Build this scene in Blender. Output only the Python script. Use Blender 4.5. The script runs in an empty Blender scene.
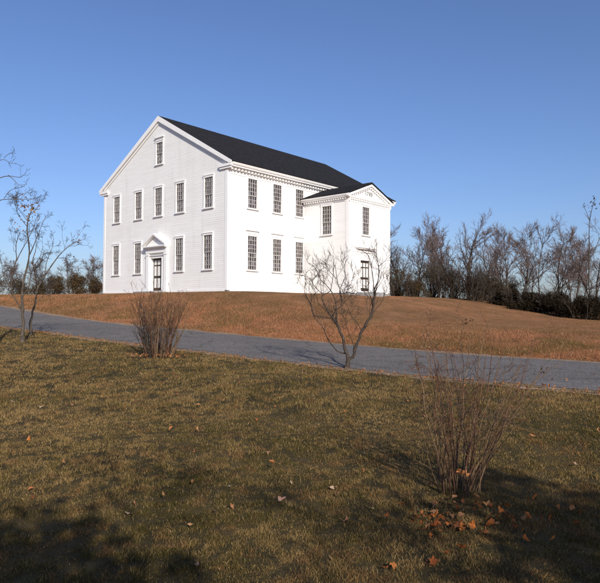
import bpy, math, random
import numpy as np
from mathutils import Vector, Matrix

R = math.radians
C = bpy.context.scene.collection
scene = bpy.context.scene

# ------------------------------------------------------------------ helpers
def tag(o, label=None, cat=None, group=None, kind=None):
    if label: o['label'] = label
    if cat: o['category'] = cat
    if group: o['group'] = group
    if kind: o['kind'] = kind
    return o

def empty(name, loc=(0, 0, 0), rz=0, parent=None):
    o = bpy.data.objects.new(name, None)
    o.empty_display_size = .3
    C.objects.link(o)
    o.location = loc
    o.rotation_euler = (0, 0, rz)
    if parent: o.parent = parent
    return o

def link(name, me, mat=None, parent=None, loc=(0, 0, 0), rz=0):
    o = bpy.data.objects.new(name, me)
    C.objects.link(o)
    if mat is not None:
        me.materials.clear()
        for m in (mat if isinstance(mat, (list, tuple)) else [mat]):
            me.materials.append(m)
    if parent: o.parent = parent
    o.location = loc
    o.rotation_euler = (0, 0, rz)
    return o

def copy_tree(o, parent=None):
    c = o.copy()
    C.objects.link(c)
    if parent: c.parent = parent
    for ch in list(o.children):
        copy_tree(ch, c)
    return c

class MB:
    """collects faces into one mesh"""
    def __init__(self): self.v = []; self.f = []; self.mi = []
    def poly(self, pts, mi=0):
        n = len(self.v); self.v += [tuple(p) for p in pts]
        self.f.append(tuple(range(n, n + len(pts)))); self.mi.append(mi)
    def box(self, x0, x1, y0, y1, z0, z1, mi=0):
        n = len(self.v)
        self.v += [(x, y, z) for z in (z0, z1) for y in (y0, y1) for x in (x0, x1)]
        for q in ((0, 2, 3, 1), (4, 5, 7, 6), (0, 1, 5, 4), (2, 6, 7, 3), (0, 4, 6, 2), (1, 3, 7, 5)):
            self.f.append(tuple(n + i for i in q)); self.mi.append(mi)
    def prism(self, prof, fn, a, b, mi=0):
        """profile (list of 2d) swept from a to b; fn(p, t) -> 3d"""
        n = len(self.v); k = len(prof)
        self.v += [fn(p, a) for p in prof] + [fn(p, b) for p in prof]
        self.f.append(tuple(range(n, n + k))); self.f.append(tuple(range(n + 2 * k - 1, n + k - 1, -1)))
        self.mi += [mi, mi]
        for i in range(k):
            j = (i + 1) % k
            self.f.append((n + i, n + k + i, n + k + j, n + j)); self.mi.append(mi)
    def mesh(self, name):
        me = bpy.data.meshes.new(name)
        me.from_pydata(self.v, [], self.f)
        me.polygons.foreach_set('material_index', self.mi)
        me.update()
        import bmesh
        bm = bmesh.new(); bm.from_mesh(me)
        bmesh.ops.recalc_face_normals(bm, faces=bm.faces)
        bm.to_mesh(me); bm.free()
        return me
    def build(self, name, mat, parent=None, loc=(0, 0, 0), rz=0):
        return link(name, self.mesh(name), mat, parent, loc, rz)

def np_mesh(name, V, F, mat=None, smooth=False, cols=None):
    """V (n,3), F (m,k) all the same k"""
    me = bpy.data.meshes.new(name)
    V = np.asarray(V, np.float32); F = np.asarray(F, np.int32)
    k = F.shape[1]
    me.vertices.add(len(V)); me.vertices.foreach_set('co', V.ravel())
    me.loops.add(F.size); me.loops.foreach_set('vertex_index', F.ravel())
    me.polygons.add(len(F))
    me.polygons.foreach_set('loop_start', np.arange(0, F.size, k, dtype=np.int32))
    me.polygons.foreach_set('use_smooth', np.full(len(F), smooth, bool))
    me.update(calc_edges=True)
    if cols is not None:
        at = me.color_attributes.new('tint', 'FLOAT_COLOR', 'POINT')
        c4 = np.ones((len(V), 4), np.float32); c4[:, :3] = cols
        at.data.foreach_set('color', c4.ravel())
    if mat is not None: me.materials.append(mat)
    return me

# ------------------------------------------------------------------ materials
def new_mat(name):
    m = bpy.data.materials.new(name); m.use_nodes = True
    nt = m.node_tree; b = nt.nodes['Principled BSDF']
    return m, nt, b

def noise(nt, scale, detail=4, vec=None, rough=.6):
    n = nt.nodes.new('ShaderNodeTexNoise')
    n.inputs['Scale'].default_value = scale; n.inputs['Detail'].default_value = detail
    n.inputs['Roughness'].default_value = rough
    if vec is not None: nt.links.new(vec, n.inputs['Vector'])
    return n

def ramp(nt, fac, stops):
    r = nt.nodes.new('ShaderNodeValToRGB')
    els = r.color_ramp.elements
    while len(els) < len(stops): els.new(.5)
    for e, (p, c) in zip(els, stops):
        e.position = p; e.color = (*c, 1)
    nt.links.new(fac, r.inputs['Fac'])
    return r

def coord(nt, scale=None):
    t = nt.nodes.new('ShaderNodeTexCoord')
    if scale is None: return t.outputs['Object']
    mp = nt.nodes.new('ShaderNodeMapping'); mp.inputs['Scale'].default_value = scale
    nt.links.new(t.outputs['Object'], mp.inputs['Vector'])
    return mp.outputs['Vector']

def mottled(name, stops, scale, rough=.8, bump=0, bscale=None, stretch=None, detail=5):
    m, nt, b = new_mat(name)
    v = coord(nt, stretch)
    n = noise(nt, scale, detail, v)
    r = ramp(nt, n.outputs['Fac'], stops)
    nt.links.new(r.outputs['Color'], b.inputs['Base Color'])
    b.inputs['Roughness'].default_value = rough
    b.inputs['Specular IOR Level'].default_value = .3
    if bump:
        n2 = noise(nt, bscale or scale * 4, 4, v)
        bp = nt.nodes.new('ShaderNodeBump'); bp.inputs['Strength'].default_value = bump
        bp.inputs['Distance'].default_value = .02
        nt.links.new(n2.outputs['Fac'], bp.inputs['Height'])
        nt.links.new(bp.outputs['Normal'], b.inputs['Normal'])
    return m

def tint_mat(name, rough=.7, trans=.25):
    """colour from the mesh's own per-blade / per-leaf tint"""
    m, nt, b = new_mat(name)
    a = nt.nodes.new('ShaderNodeVertexColor'); a.layer_name = 'tint'
    nt.links.new(a.outputs['Color'], b.inputs['Base Color'])
    b.inputs['Roughness'].default_value = rough
    b.inputs['Specular IOR Level'].default_value = .04
    if trans:
        t = nt.nodes.new('ShaderNodeBsdfTranslucent')
        mx = nt.nodes.new('ShaderNodeMixShader'); mx.inputs[0].default_value = trans
        nt.links.new(a.outputs['Color'], t.inputs['Color'])
        nt.links.new(b.outputs[0], mx.inputs[1]); nt.links.new(t.outputs[0], mx.inputs[2])
        nt.links.new(mx.outputs[0], nt.nodes['Material Output'].inputs['Surface'])
    return m

M = {}
def clap_mat():
    m, nt, b = new_mat('painted_clapboard')
    v = coord(nt)
    mp = nt.nodes.new('ShaderNodeMapping'); mp.inputs['Scale'].default_value = (2.2, 2.2, .22); nt.links.new(v, mp.inputs['Vector'])
    n1 = noise(nt, 1.0, 6, mp.outputs['Vector'], .7)
    n2 = noise(nt, .35, 4, v)
    mp2 = nt.nodes.new('ShaderNodeMapping'); mp2.inputs['Scale'].default_value = (.45, .45, 8.5); nt.links.new(v, mp2.inputs['Vector'])
    n3 = noise(nt, 1.0, 2, mp2.outputs['Vector'])
    r1 = ramp(nt, n1.outputs['Fac'], [(.25, (.68, .665, .64)), (.42, (.79, .78, .76)), (.8, (.82, .815, .80))])
    r2 = ramp(nt, n2.outputs['Fac'], [(.3, (.95, .945, .93)), (.6, (1, 1, 1))])
    r3 = ramp(nt, n3.outputs['Fac'], [(.3, (.95, .95, .945)), (.6, (1.02, 1.02, 1.02))])
    col = r1.outputs['Color']
    for r_ in (r2, r3):
        mx = nt.nodes.new('ShaderNodeMix'); mx.data_type = 'RGBA'; mx.blend_type = 'MULTIPLY'; mx.inputs['Factor'].default_value = 1
        nt.links.new(col, mx.inputs['A']); nt.links.new(r_.outputs['Color'], mx.inputs['B']); col = mx.outputs['Result']
    nt.links.new(col, b.inputs['Base Color']); b.inputs['Roughness'].default_value = .6; b.inputs['Specular IOR Level'].default_value = .3
    return m
M['clap'] = clap_mat()
M['trim'] = mottled('painted_trim', [(.3, (.77, .76, .74)), (.7, (.83, .82, .80))], 3, .55)
M['roof'] = mottled('asphalt_shingle', [(.3, (.009, .009, .010)), (.5, (.016, .0155, .017)), (.75, (.030, .028, .028))], 2.4, .95, .6, 30, (.5, 3.0, 3.0), 8)
M['roof'].node_tree.nodes['Principled BSDF'].inputs['Specular IOR Level'].default_value = .12
M['muntin'] = mottled('muntin_paint', [(.3, (.34, .31, .29)), (.7, (.46, .43, .41))], 6, .6)
M['door_dark'] = mottled('dark_door_wood', [(.3, (.022, .014, .009)), (.7, (.05, .032, .02))], 8, .5)
M['door_pale'] = mottled('pale_door_panel', [(.3, (.66, .64, .60)), (.7, (.74, .72, .69))], 4, .6)
M['granite'] = mottled('granite', [(.3, (.16, .155, .15)), (.6, (.30, .29, .28)), (.8, (.40, .39, .37))], 6, .85, .6, 20)
M['letter'] = mottled('grey_letter_paint', [(.3, (.22, .23, .22)), (.7, (.32, .33, .32))], 8, .6)
M['bark'] = mottled('bark', [(.3, (.045, .034, .026)), (.6, (.10, .078, .058)), (.85, (.20, .165, .13))], 9, .9, .7, 40)
M['bark_dark'] = mottled('bark_dark', [(.3, (.030, .022, .017)), (.6, (.062, .046, .034)), (.85, (.13, .10, .075))], 14, .9, .5, 50)
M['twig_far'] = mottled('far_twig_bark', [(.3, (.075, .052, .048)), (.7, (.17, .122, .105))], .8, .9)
M['twig_red'] = mottled('shrub_stem_bark', [(.3, (.045, .020, .012)), (.55, (.125, .058, .032)), (.85, (.27, .16, .10))], 7, .8)
M['twig_tan'] = mottled('shrub_stem_pale', [(.3, (.07, .042, .022)), (.55, (.17, .105, .055)), (.85, (.30, .20, .11))], 5, .8)
def asphalt_mat():
    m, nt, b = new_mat('worn_asphalt')
    v = coord(nt)
    n1 = noise(nt, .8, 6, v, .65); n2 = noise(nt, 26, 3, v, .8); n3 = noise(nt, 5, 6, v, .75)
    r1 = ramp(nt, n1.outputs['Fac'], [(.3, (.118, .107, .100)), (.5, (.138, .126, .118)), (.7, (.158, .145, .136))])
    r2 = ramp(nt, n2.outputs['Fac'], [(.36, (.52, .52, .52)), (.5, (.98, .98, .97)), (.64, (1.65, 1.6, 1.55))])
    r3 = ramp(nt, n3.outputs['Fac'], [(.34, (.86, .86, .85)), (.5, (1, 1, 1)), (.66, (1.10, 1.1, 1.09))])
    vo = nt.nodes.new('ShaderNodeTexVoronoi'); vo.feature = 'DISTANCE_TO_EDGE'; vo.inputs['Scale'].default_value = .55
    wv = nt.nodes.new('ShaderNodeMix'); wv.data_type = 'RGBA'; wv.inputs['Factor'].default_value = .35
    nt.links.new(v, wv.inputs['A']); nt.links.new(noise(nt, 1.6, 5, v).outputs['Color'], wv.inputs['B'])
    nt.links.new(wv.outputs['Result'], vo.inputs['Vector'])
    r4 = ramp(nt, vo.outputs['Distance'], [(.0, (.68, .67, .66)), (.008, (.8, .79, .78)), (.02, (1, 1, 1))])
    col = r1.outputs['Color']
    for r_ in (r2, r3, r4):
        mx = nt.nodes.new('ShaderNodeMix'); mx.data_type = 'RGBA'; mx.blend_type = 'MULTIPLY'; mx.inputs['Factor'].default_value = 1
        nt.links.new(col, mx.inputs['A']); nt.links.new(r_.outputs['Color'], mx.inputs['B']); col = mx.outputs['Result']
    nt.links.new(col, b.inputs['Base Color'])
    b.inputs['Roughness'].default_value = .9; b.inputs['Specular IOR Level'].default_value = .15
    bp = nt.nodes.new('ShaderNodeBump'); bp.inputs['Strength'].default_value = .5; bp.inputs['Distance'].default_value = .015
    nt.links.new(n2.outputs['Fac'], bp.inputs['Height']); nt.links.new(bp.outputs['Normal'], b.inputs['Normal'])
    return m
M['asphalt'] = asphalt_mat()
M['verge'] = mottled('sandy_verge', [(.25, (.12, .075, .04)), (.5, (.25, .165, .10)), (.75, (.40, .29, .20))], 7, .95, .8, 40, None, 8)
M['grass'] = tint_mat('grass_blade', .7, .25)
M['leafm'] = tint_mat('dry_leaf', .75, .2)
M['ever'] = tint_mat('evergreen_leaf', .6, .1)

def pane_mat():
    m, nt, b = new_mat('old_window_glass')
    v = coord(nt)
    g_ = nt.nodes.new('ShaderNodeNewGeometry')
    r = ramp(nt, g_.outputs['Random Per Island'], [(.0, (.016, .013, .012)), (.5, (.036, .031, .030)), (.78, (.065, .060, .064)), (.93, (.13, .13, .15))])
    nt.links.new(r.outputs['Color'], b.inputs['Base Color'])
    b.inputs['Roughness'].default_value = .06
    b.inputs['Specular IOR Level'].default_value = .7
    n = noise(nt, 7, 2, v)
    bp = nt.nodes.new('ShaderNodeBump'); bp.inputs['Strength'].default_value = .5
    bp.inputs['Distance'].default_value = .02
    nt.links.new(n.outputs['Fac'], bp.inputs['Height'])
    nt.links.new(bp.outputs['Normal'], b.inputs['Normal'])
    return m
M['pane'] = pane_mat()
m, nt, b = new_mat('pale_shade_behind_glass')
b.inputs['Base Color'].default_value = (.52, .53, .58, 1); b.inputs['Roughness'].default_value = .15
M['pane_pale'] = m

# ------------------------------------------------------------------ terrain
P0 = np.array([.9, 12.0]); TD = np.array([-.750, .661]); ND = np.array([.661, .750])
WR = 4.5                                      # road width
_s = np.arange(-120, 220, .5)
def _tab(pts):
    a = np.interp(_s, [p[0] for p in pts], [p[1] for p in pts])
    k = np.exp(-.5 * (np.arange(-8, 9) / 2.6) ** 2); k /= k.sum()
    return np.convolve(np.pad(a, 8, mode='edge'), k, mode='valid')
ZN = _tab([(-60, .0), (-20, .18), (-4.6, .235), (0, .255), (3, .335), (6, .41), (9.2, .51), (12, .62), (15.7, .70), (20.5, .97), (23.7, 1.19), (26.6, 1.42), (35, 2.0), (50, 2.3), (120, 2.4)])
TT = _tab([(-60, .3), (-20, .52), (0, .72), (4.5, .82), (8, 1.3), (11.5, 2.0), (14, 2.34), (17, 2.40), (35, 2.43), (60, 2.7), (200, 3.0)])
def sst(t):
    t = np.clip(t, 0, 1); return t * t * (3 - 2 * t)
def sq(x, y):
    dx = x - P0[0]; dy = y - P0[1]
    return dx * TD[0] + dy * TD[1], dx * ND[0] + dy * ND[1]
def vnoise(x, y, seed=0):
    """smooth value noise in 0..1 (numpy)"""
    xi = np.floor(x).astype(np.int64); yi = np.floor(y).astype(np.int64)
    fx = sst(x - xi); fy = sst(y - yi)
    def h(a, b_):
        n = (a * 374761393 + b_ * 668265263 + seed * 974711) & 0x7fffffff
        n = ((n ^ (n >> 13)) * 1274126177) & 0x7fffffff
        return ((n ^ (n >> 16)) & 0xffff) / 65535.0
    a = h(xi, yi); b_ = h(xi + 1, yi); c = h(xi, yi + 1); d = h(xi + 1, yi + 1)
    return (a * (1 - fx) + b_ * fx) * (1 - fy) + (c * (1 - fx) + d * fx) * fy
def H(x, y):
    x = np.asarray(x, float); y = np.asarray(y, float)
    s, q = sq(x, y)
    zn = np.interp(s, _s, ZN); zf = zn + .06; tt = np.interp(s, _s, TT)
    lawn = zn * (1 - sst(-q / 9.5))
    bank = zf + (tt - zf) * sst((q - WR) / 7.9)
    road = zn + (zf - zn) * np.clip(q / WR, 0, 1)
    z = np.where(q < 0, lawn, np.where(q > WR, bank, road))
    off = np.clip(np.maximum(-q, q - WR) / 1.5, 0, 1)
    b_ = (vnoise(x * .55, y * .55, 3) - .5) * .07 + (vnoise(x * 1.7, y * 1.7, 5) - .5) * .03
    near_house = np.clip((12.0 - q) / 2, 0, 1)
    return z + b_ * off * np.where(q > WR, near_house, 1)
def h1(x, y): return float(H(np.array([x]), np.array([y]))[0])

def axis(lo, c0, c1, hi, step):
    core = np.arange(c0, c1 + 1e-6, step)
    def tail(a, end):
        out = []; d = step; p = a
        sgn = 1 if end > a else -1
        while (end - p) * sgn > 0:
            d *= 1.22; p += d * sgn; out.append(p)
        return out
    return np.array(tail(c0, lo)[::-1] + list(core) + tail(c1, hi))
xs = axis(-600, -26, 30, 600, .25); ys = axis(-90, 0, 52, 900, .25)
X, Y = np.meshgrid(xs, ys)
Z = H(X, Y)
S_, Q_ = sq(X, Y)
Z = Z - .07 * (np.clip((Q_ - .15) / .3, 0, 1) * np.clip((WR - .15 - Q_) / .3, 0, 1))     # bed under the road
nx, ny = len(xs), len(ys)
idx = np.arange(nx * ny).reshape(ny, nx)
F = np.stack([idx[:-1, :-1], idx[:-1, 1:], idx[1:, 1:], idx[1:, :-1]], -1).reshape(-1, 4)
zone = np.clip((Q_ - 2) / 1.0, 0, 1).ravel()
me = np_mesh('ground', np.stack([X, Y, Z], -1).reshape(-1, 3), F, None, True, np.repeat(zone[:, None], 3, 1))
m, nt, b = new_mat('turf')
a = nt.nodes.new('ShaderNodeVertexColor'); a.layer_name = 'tint'
g = coord(nt)
n1 = noise(nt, .9, 8, g, .7)
r1 = ramp(nt, n1.outputs['Fac'], [(.28, (.026, .021, .009)), (.48, (.055, .042, .018)), (.7, (.13, .09, .038))])
n2 = noise(nt, .6, 9, g, .7)
r2 = ramp(nt, n2.outputs['Fac'], [(.28, (.095, .056, .025)), (.5, (.20, .10, .048)), (.7, (.31, .165, .085))])
mx = nt.nodes.new('ShaderNodeMix'); mx.data_type = 'RGBA'
nt.links.new(a.outputs['Color'], mx.inputs['Factor'])
nt.links.new(r1.outputs['Color'], mx.inputs['A']); nt.links.new(r2.outputs['Color'], mx.inputs['B'])
nt.links.new(mx.outputs['Result'], b.inputs['Base Color'])
b.inputs['Roughness'].default_value = .95; b.inputs['Specular IOR Level'].default_value = .1
n3 = noise(nt, 30, 5, g)
bp = nt.nodes.new('ShaderNodeBump'); bp.inputs['Strength'].default_value = .8; bp.inputs['Distance'].default_value = .03
nt.links.new(n3.outputs['Fac'], bp.inputs['Height']); nt.links.new(bp.outputs['Normal'], b.inputs['Normal'])
me.materials.append(m)
tag(link('ground', me), kind='structure')

def strip(name, q0, q1, s0, s1, ds, nq, mat, dz, wob0=0, wob1=0, seed=0):
    ss = np.arange(s0, s1, ds); ts = np.linspace(0, 1, nq)
    SS, TS = np.meshgrid(ss, ts)
    w0 = (vnoise(SS * .9, SS * 0, seed) - .5 + (vnoise(SS * 4, SS * 0, seed + 1) - .5) * .5) * wob0
    w1 = (vnoise(SS * .9, SS * 0, seed + 2) - .5 + (vnoise(SS * 4, SS * 0, seed + 3) - .5) * .5) * wob1
    qq = (q0 + w0) * (1 - TS) + (q1 + w1) * TS
    x = P0[0] + SS * TD[0] + qq * ND[0]; y = P0[1] + SS * TD[1] + qq * ND[1]
    crown = dz
    z = H(x, y) + crown
    id_ = np.arange(x.size).reshape(x.shape)
    F = np.stack([id_[:-1, :-1], id_[1:, :-1], id_[1:, 1:], id_[:-1, 1:]], -1).reshape(-1, 4)
    return tag(link(name, np_mesh(name, np.stack([x, y, z], -1).reshape(-1, 3), F, mat, True)), kind='structure')
strip('road', .08, WR - .06, -70, 90, .12, 12, M['asphalt'], .012, .22, .22, 11)
strip('road_verge', -.30, .22, -70, 90, .12, 5, M['verge'], .006, .35, .1, 21)
strip('road_verge', WR - .2, WR + .42, -70, 90, .25, 5, M['verge'], .006, .1, .45, 31)

# ------------------------------------------------------------------ meeting house
ZB = 2.43
YAW = -.7226
house = empty('meeting_house', (-4.07, 33.48, ZB), YAW)
tag(house, 'large white clapboard meeting house with dark gable roof standing on the grassy rise', 'church')
W, L = 12.86, 16.48
PV0, PV1, PD = 6.45, 10.82, 3.6
HE, HR = 7.2, 11.12          # eave edge, ridge
OE, OG = .45, .15
ROW, LAP = .118, .0044

def siding(mb, org, ud, nd, width, z0, zl, zr_, openings, u0=0.0):
    """lapped clapboards; zl(u)->top is given by a convex polygon: zl = list of (u,z) outline top from left to right"""
    org = np.array(org, float); ud = np.array(ud, float); nd = np.array(nd, float)
    zmax = max(p[1] for p in zl)
    cuts = {z0, zmax}
    k = 0
    while z0 + k * ROW < zmax: cuts.add(z0 + k * ROW); k += 1
    for o in openings: cuts.add(o[2]); cuts.add(o[3])
    for p in zl: cuts.add(p[1])
    cuts = sorted(c for c in cuts if z0 <= c <= zmax)
    us = [p[0] for p in zl]; zs = [p[1] for p in zl]
    def urange(z):
        # outline is a convex shape: find left/right u where top >= z
        lo, hi = us[0], us[-1]
        ip = int(np.argmax(zs))
        if z > zs[0]: lo = np.interp(z, zs[:ip + 1], us[:ip + 1])
        if z > zs[-1]: hi = np.interp(-z, [-q for q in zs[ip:]], us[ip:])
        return lo, hi
    def P(u, z, off): return tuple(org + ud * u + nd * off + np.array([0, 0, z]))
    for a_, b_ in zip(cuts[:-1], cuts[1:]):
        if b_ - a_ < 1e-4: continue
        mid = (a_ + b_) / 2
        i = math.floor((mid - z0) / ROW)
        fa = (a_ - z0) / ROW - i; fb = (b_ - z0) / ROW - i
        oa, ob = LAP * (1 - fa) + .002, LAP * (1 - fb) + .002
        l0, r0 = urange(a_); l1, r1 = urange(b_)
        blocks = sorted((o[0], o[1]) for o in openings if o[2] < mid < o[3])
        segs = []; cl0, cl1 = l0, l1
        for x0, x1 in blocks:
            segs.append((cl0, x0, cl1, x0)); cl0 = cl1 = x1
        segs.append((cl0, r0, cl1, r1))
        for A0, A1, B0, B1 in segs:
            if A1 - A0 < 1e-4: continue
            mb.poly([P(A0, a_, oa), P(A1, a_, oa), P(B1, b_, ob), P(B0, b_, ob)])
            if fa < .01:
                mb.poly([P(A0, a_, 0), P(A1, a_, 0), P(A1, a_, oa), P(A0, a_, oa)])

GW, GU, GL = .733, 1.74, 1.95         # glass width, upper and lower glass heights
g_up = [-11.22, -8.64, -6.45, -4.25, -1.60]
g_lo = [-11.24, -8.66, -4.29, -1.63]
ZU, ZLO = 4.85, 1.30
lv = [1.926, 4.012, 6.0485]
lv_all = lv + [L - v for v in lv[::-1]][1:] 
def op(c, z, h, w=GW): return (c - w / 2 - .08, c + w / 2 + .08, z - .05, z + h + .08)
DOOR_G = (-7.20, -6.05, .05, 2.18)
DOOR_P = (7.62, 8.60, .05, 2.02)

rise = (HR - HE) / (W / 2 + OE)
ztop = HE + OE * rise - .16                     # wall top under roof at the wall plane
mb = MB()
og = [op(c, ZU, GU) for c in g_up] + [op(c, ZLO, GL) for c in g_lo] + [op(-6.40, 8.12, 1.35, .66), DOOR_G]
siding(mb, (0, 0, 0), (1, 0, 0), (0, -1, 0), W, .08, [(-W, ztop), (-W / 2, ztop + rise * W / 2), (0, ztop)], None, og)
ol = [op(c, ZU, GU - .04) for c in lv_all] + [op(c, ZLO - .02, GL) for c in lv_all]
siding(mb, (0, 0, 0), (0, 1, 0), (1, 0, 0), L, .08, [(0, 6.95), (PV0, 6.95), (PV0 + .001, 6.95), (L, 6.95)], None,
       ol + [(PV0, PV1, -1, 5.7)])
siding(mb, (-W, L, 0), (0, -1, 0), (-1, 0, 0), L, .08, [(0, 6.95), (L, 6.95)], None, [])
siding(mb, (0, L, 0), (-1, 0, 0), (0, 1, 0), W, .08, [(0, ztop), (W / 2, ztop + rise * W / 2), (W, ztop)], None, [])
mb.build('wall', M['clap'], house)
# dark inner lining so that nothing shows through the openings
mb = MB()
e = .16
pf = [(-W + e, .1), (-e, .1), (-e, 6.9), (-W / 2, 10.5), (-W + e, 6.9)]
mb.prism(pf, lambda p, t: (p[0], t, p[1]), .62, L - e)
mb.box(-.16, PD - e, PV0 + e, PV1 - e, .1, 5.7)
mb.build('interior', M['door_dark'], house)

# corner boards, water table, frieze
for cx, sx in ((0, -1), (-W, 1)):
    for cy, sy in ((0, 1), (L, -1)):
        # L-shaped corner board, one prism
        o_, i_ = .022, .03
        A = lambda u: cx + sx * u
        B_ = lambda u: cy + sy * u
        pf = [(A(-o_), B_(-o_)), (A(.2), B_(-o_)), (A(.2), B_(i_)), (A(i_), B_(i_)), (A(i_), B_(.2)), (A(-o_), B_(.2))]
        mb = MB(); mb.prism(pf, lambda p, t: (p[0], p[1], t), .06, 6.80)
        mb.build('corner_board', M['trim'], house)
mb = MB()
for bx_ in ((-W + .2, DOOR_G[0] - .42, -.028, .02, 0, .14), (DOOR_G[1] + .66, -.2, -.028, .02, 0, .14),
            (-.02, .028, .2, PV0 - .02, 0, .14), (-.02, .028, PV1 + .02, L - .2, 0, .14)):
    mb = MB(); mb.box(*bx_); mb.build('water_table', M['trim'], house)
mb = MB()
mb.box(-W + .03, -.03, .03, L - .03, -1.2, .06)
mb.box(-.03, PD - .03, PV0 + .03, PV1 - .03, -1.2, .055)
mb.build('foundation', M['granite'], house)

# main cornice: frieze + soffit + crown, both long sides, with dentils as their own part
for side in (0, 1):
    mb = MB(); md = MB()
    def X(x): return x if side == 0 else -W - x
    prof = [(.0, 6.62), (.03, 6.62), (.03, 6.98), (.34, 6.98), (.34, 7.05), (.40, 7.07), (.45, 7.16), (.45, 7.20), (.0, 7.20)]
    mb.prism([(X(p[0]), p[1]) for p in prof], lambda p, t: (p[0], t, p[1]), -.02, L + .02)
    y = .16
    while y < L - .05:
        a_, b_ = sorted((X(.03), X(.22)))
        md.box(a_, b_, y - .065, y + .065, 6.83, 6.98)
        y += .26
    # cornice returns on the gables
    for (ya, yb) in ((-.42, -.02), (L + .02, L + .42)):
        a_, b_ = sorted((X(-.62), X(.42)))
        y0, y1 = (ya + .27, yb) if ya < 0 else (ya, yb - .27)
        mr = MB(); mr.box(a_, b_, y0, y1, 6.98, 7.12)
        a_, b_ = sorted((X(-.58), X(.35)))
        y0, y1 = (ya + .32, yb) if ya < 0 else (ya, yb - .32)
        mr.box(a_, b_, y0, y1, 6.86, 6.981)
        mr.build('cornice_return', M['trim'], house)
    mb.build('cornice', M['trim'], house)
    md.build('dentil_course', M['trim'], house)

# roof
mb = MB()
th = .13
prof = [(OE + .03, HE + .0), (OE + .03, HE + .05), (-W / 2, HR + .04), (-W - OE - .03, HE + .05), (-W - OE - .03, HE), (-W / 2, HR - th)]
mb.prism(prof, lambda p, t: (p[0], t, p[1]), -OG + .035, L + OG - .035)
roof = mb.build('roof', M['roof'], house)
# rake boards on the two gables
for (y0, y1) in ((-OG, -.017), (L + .017, L + OG)):
    for sgn in (1, -1):
        def pt(x, dz):      # x from the ridge outwards
            return (-W / 2 + sgn * x, HR - th - rise * x * (HR - th - HE) / (HR - HE) + dz)
        xe = W / 2 + OE
        mb = MB()
        ya, yb = (y0 - .01, y0 + .03) if y0 < 0 else (y1 - .03, y1 + .01)
        tp = lambda x: (-W / 2 + sgn * x, HR + .025 - (HR - HE - .005) * x / (xe + .03))
        pr = [tp(0), tp(xe + .02), pt(xe, -.10), pt(xe - .25, -.19), pt(0, -.19)]
        mb.prism(pr, lambda p, t: (p[0], t, p[1]), ya, yb)
        ya, yb = (y0 + .031, y1) if y0 < 0 else (y0, y1 - .031)
        mb.prism([pt(0, -.02), pt(xe, -.02), pt(xe - .2, -.17), pt(0, -.17)], lambda p, t: (p[0], t, p[1]), ya, yb)
        ya, yb = (y0 + .085, y1 - .002) if y0 < 0 else (y0 + .002, y1 - .085)
        mb.prism([pt(0, -.172), pt(xe - .5, -.172), pt(xe - .5, -.34), pt(0, -.34)], lambda p, t: (p[0], t, p[1]), ya, yb)
        mb.build('rake_board', M['trim'], house)

# ---- windows
rngw = random.Random(5)
def window_meshes(gw, gh, rows, cols=4, top_rows=4, crown=False, pale=(), seed=1):
    """frame, sash, pane meshes in a frame where the wall faces -y, origin at bottom centre of the glass"""
    f = MB(); cw = .085; pr = .05
    f.box(-gw / 2 - cw, -gw / 2, -pr, .09, -.02, gh)
    f.box(gw / 2, gw / 2 + cw, -pr, .09, -.02, gh)
    f.box(-gw / 2 - cw - .01, gw / 2 + cw + .01, -pr - .006, .09, gh, gh + .11)
    f.box(-gw / 2 - cw - .035, gw / 2 + cw + .035, -pr - .035, .03, gh + .11, gh + .145)
    if crown:
        f.box(-gw / 2 - cw - .01, gw / 2 + cw + .01, -.03, .02, gh + .145, gh + .30)
        f.box(-gw / 2 - cw - .07, gw / 2 + cw + .07, -.12, .02, gh + .30, gh + .345)
    sl = MB()
    sl.box(-gw / 2 - cw - .03, gw / 2 + cw + .03, -pr - .05, .09, -.085, -.02)
    s = MB(); y0, y1 = -.012, .03; y2 = -.012 + .025; y3 = .055
    pw = gw / cols; ph = gh / rows
    zm = ph * (rows - top_rows)
    t = .0145
    for i in range(cols + 1):
        x = -gw / 2 + i * pw
        w_ = .022 if i in (0, cols) else t
        xa = max(-gw / 2, x - w_); xb = min(gw / 2, x + w_)
        s.box(xa, xb, y2, y3, 0, zm); s.box(xa, xb, y0, y1, zm + .003, gh)
    for j in range(rows + 1):
        z = j * ph
        w_ = .03 if j in (0, rows) else (.026 if j == rows - top_rows else t)
        za = max(0, z - w_); zb = min(gh, z + w_)
        if j < rows - top_rows: s.box(-gw / 2, gw / 2, y2 + .001, y3 - .001, za + .001, zb)
        else: s.box(-gw / 2, gw / 2, y0 + .001, y1 - .001, za + .001, zb - .001)
    p = MB(); r = random.Random(seed)
    for j in range(rows):
        yy = .042 if j < rows - top_rows else .02
        for i in range(cols):
            x0, x1 = -gw / 2 + i * pw, -gw / 2 + (i + 1) * pw
            tl = [r.uniform(-.009, .009) for _ in range(4)]
            p.poly([(x0, yy + tl[0], j * ph), (x1, yy + tl[1], j * ph), (x1, yy + tl[2], (j + 1) * ph), (x0, yy + tl[3], (j + 1) * ph)],
                   1 if (i, j) in pale else 0)
    pm = p.mesh('pane')
    return f.mesh('window'), sl.mesh('sill'), s.mesh('sash'), pm
def add_window(meshes, loc, rz):
    w_ = link('window', meshes[0], M['trim'], house, loc, rz)
    link('sill', meshes[1], M['trim'], w_)
    link('sash', meshes[2], M['muntin'], w_)
    link('pane', meshes[3], [M['pane'], M['pane_pale']], w_)
    return w_
up = [window_meshes(GW, GU, 7, seed=k) for k in range(3)]
lo = [window_meshes(GW, GL, 8, seed=9 + k, pale=pl) for k, pl in enumerate([(), ((0, 1), (0, 2), (0, 3), (1, 1)), ()])]
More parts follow.
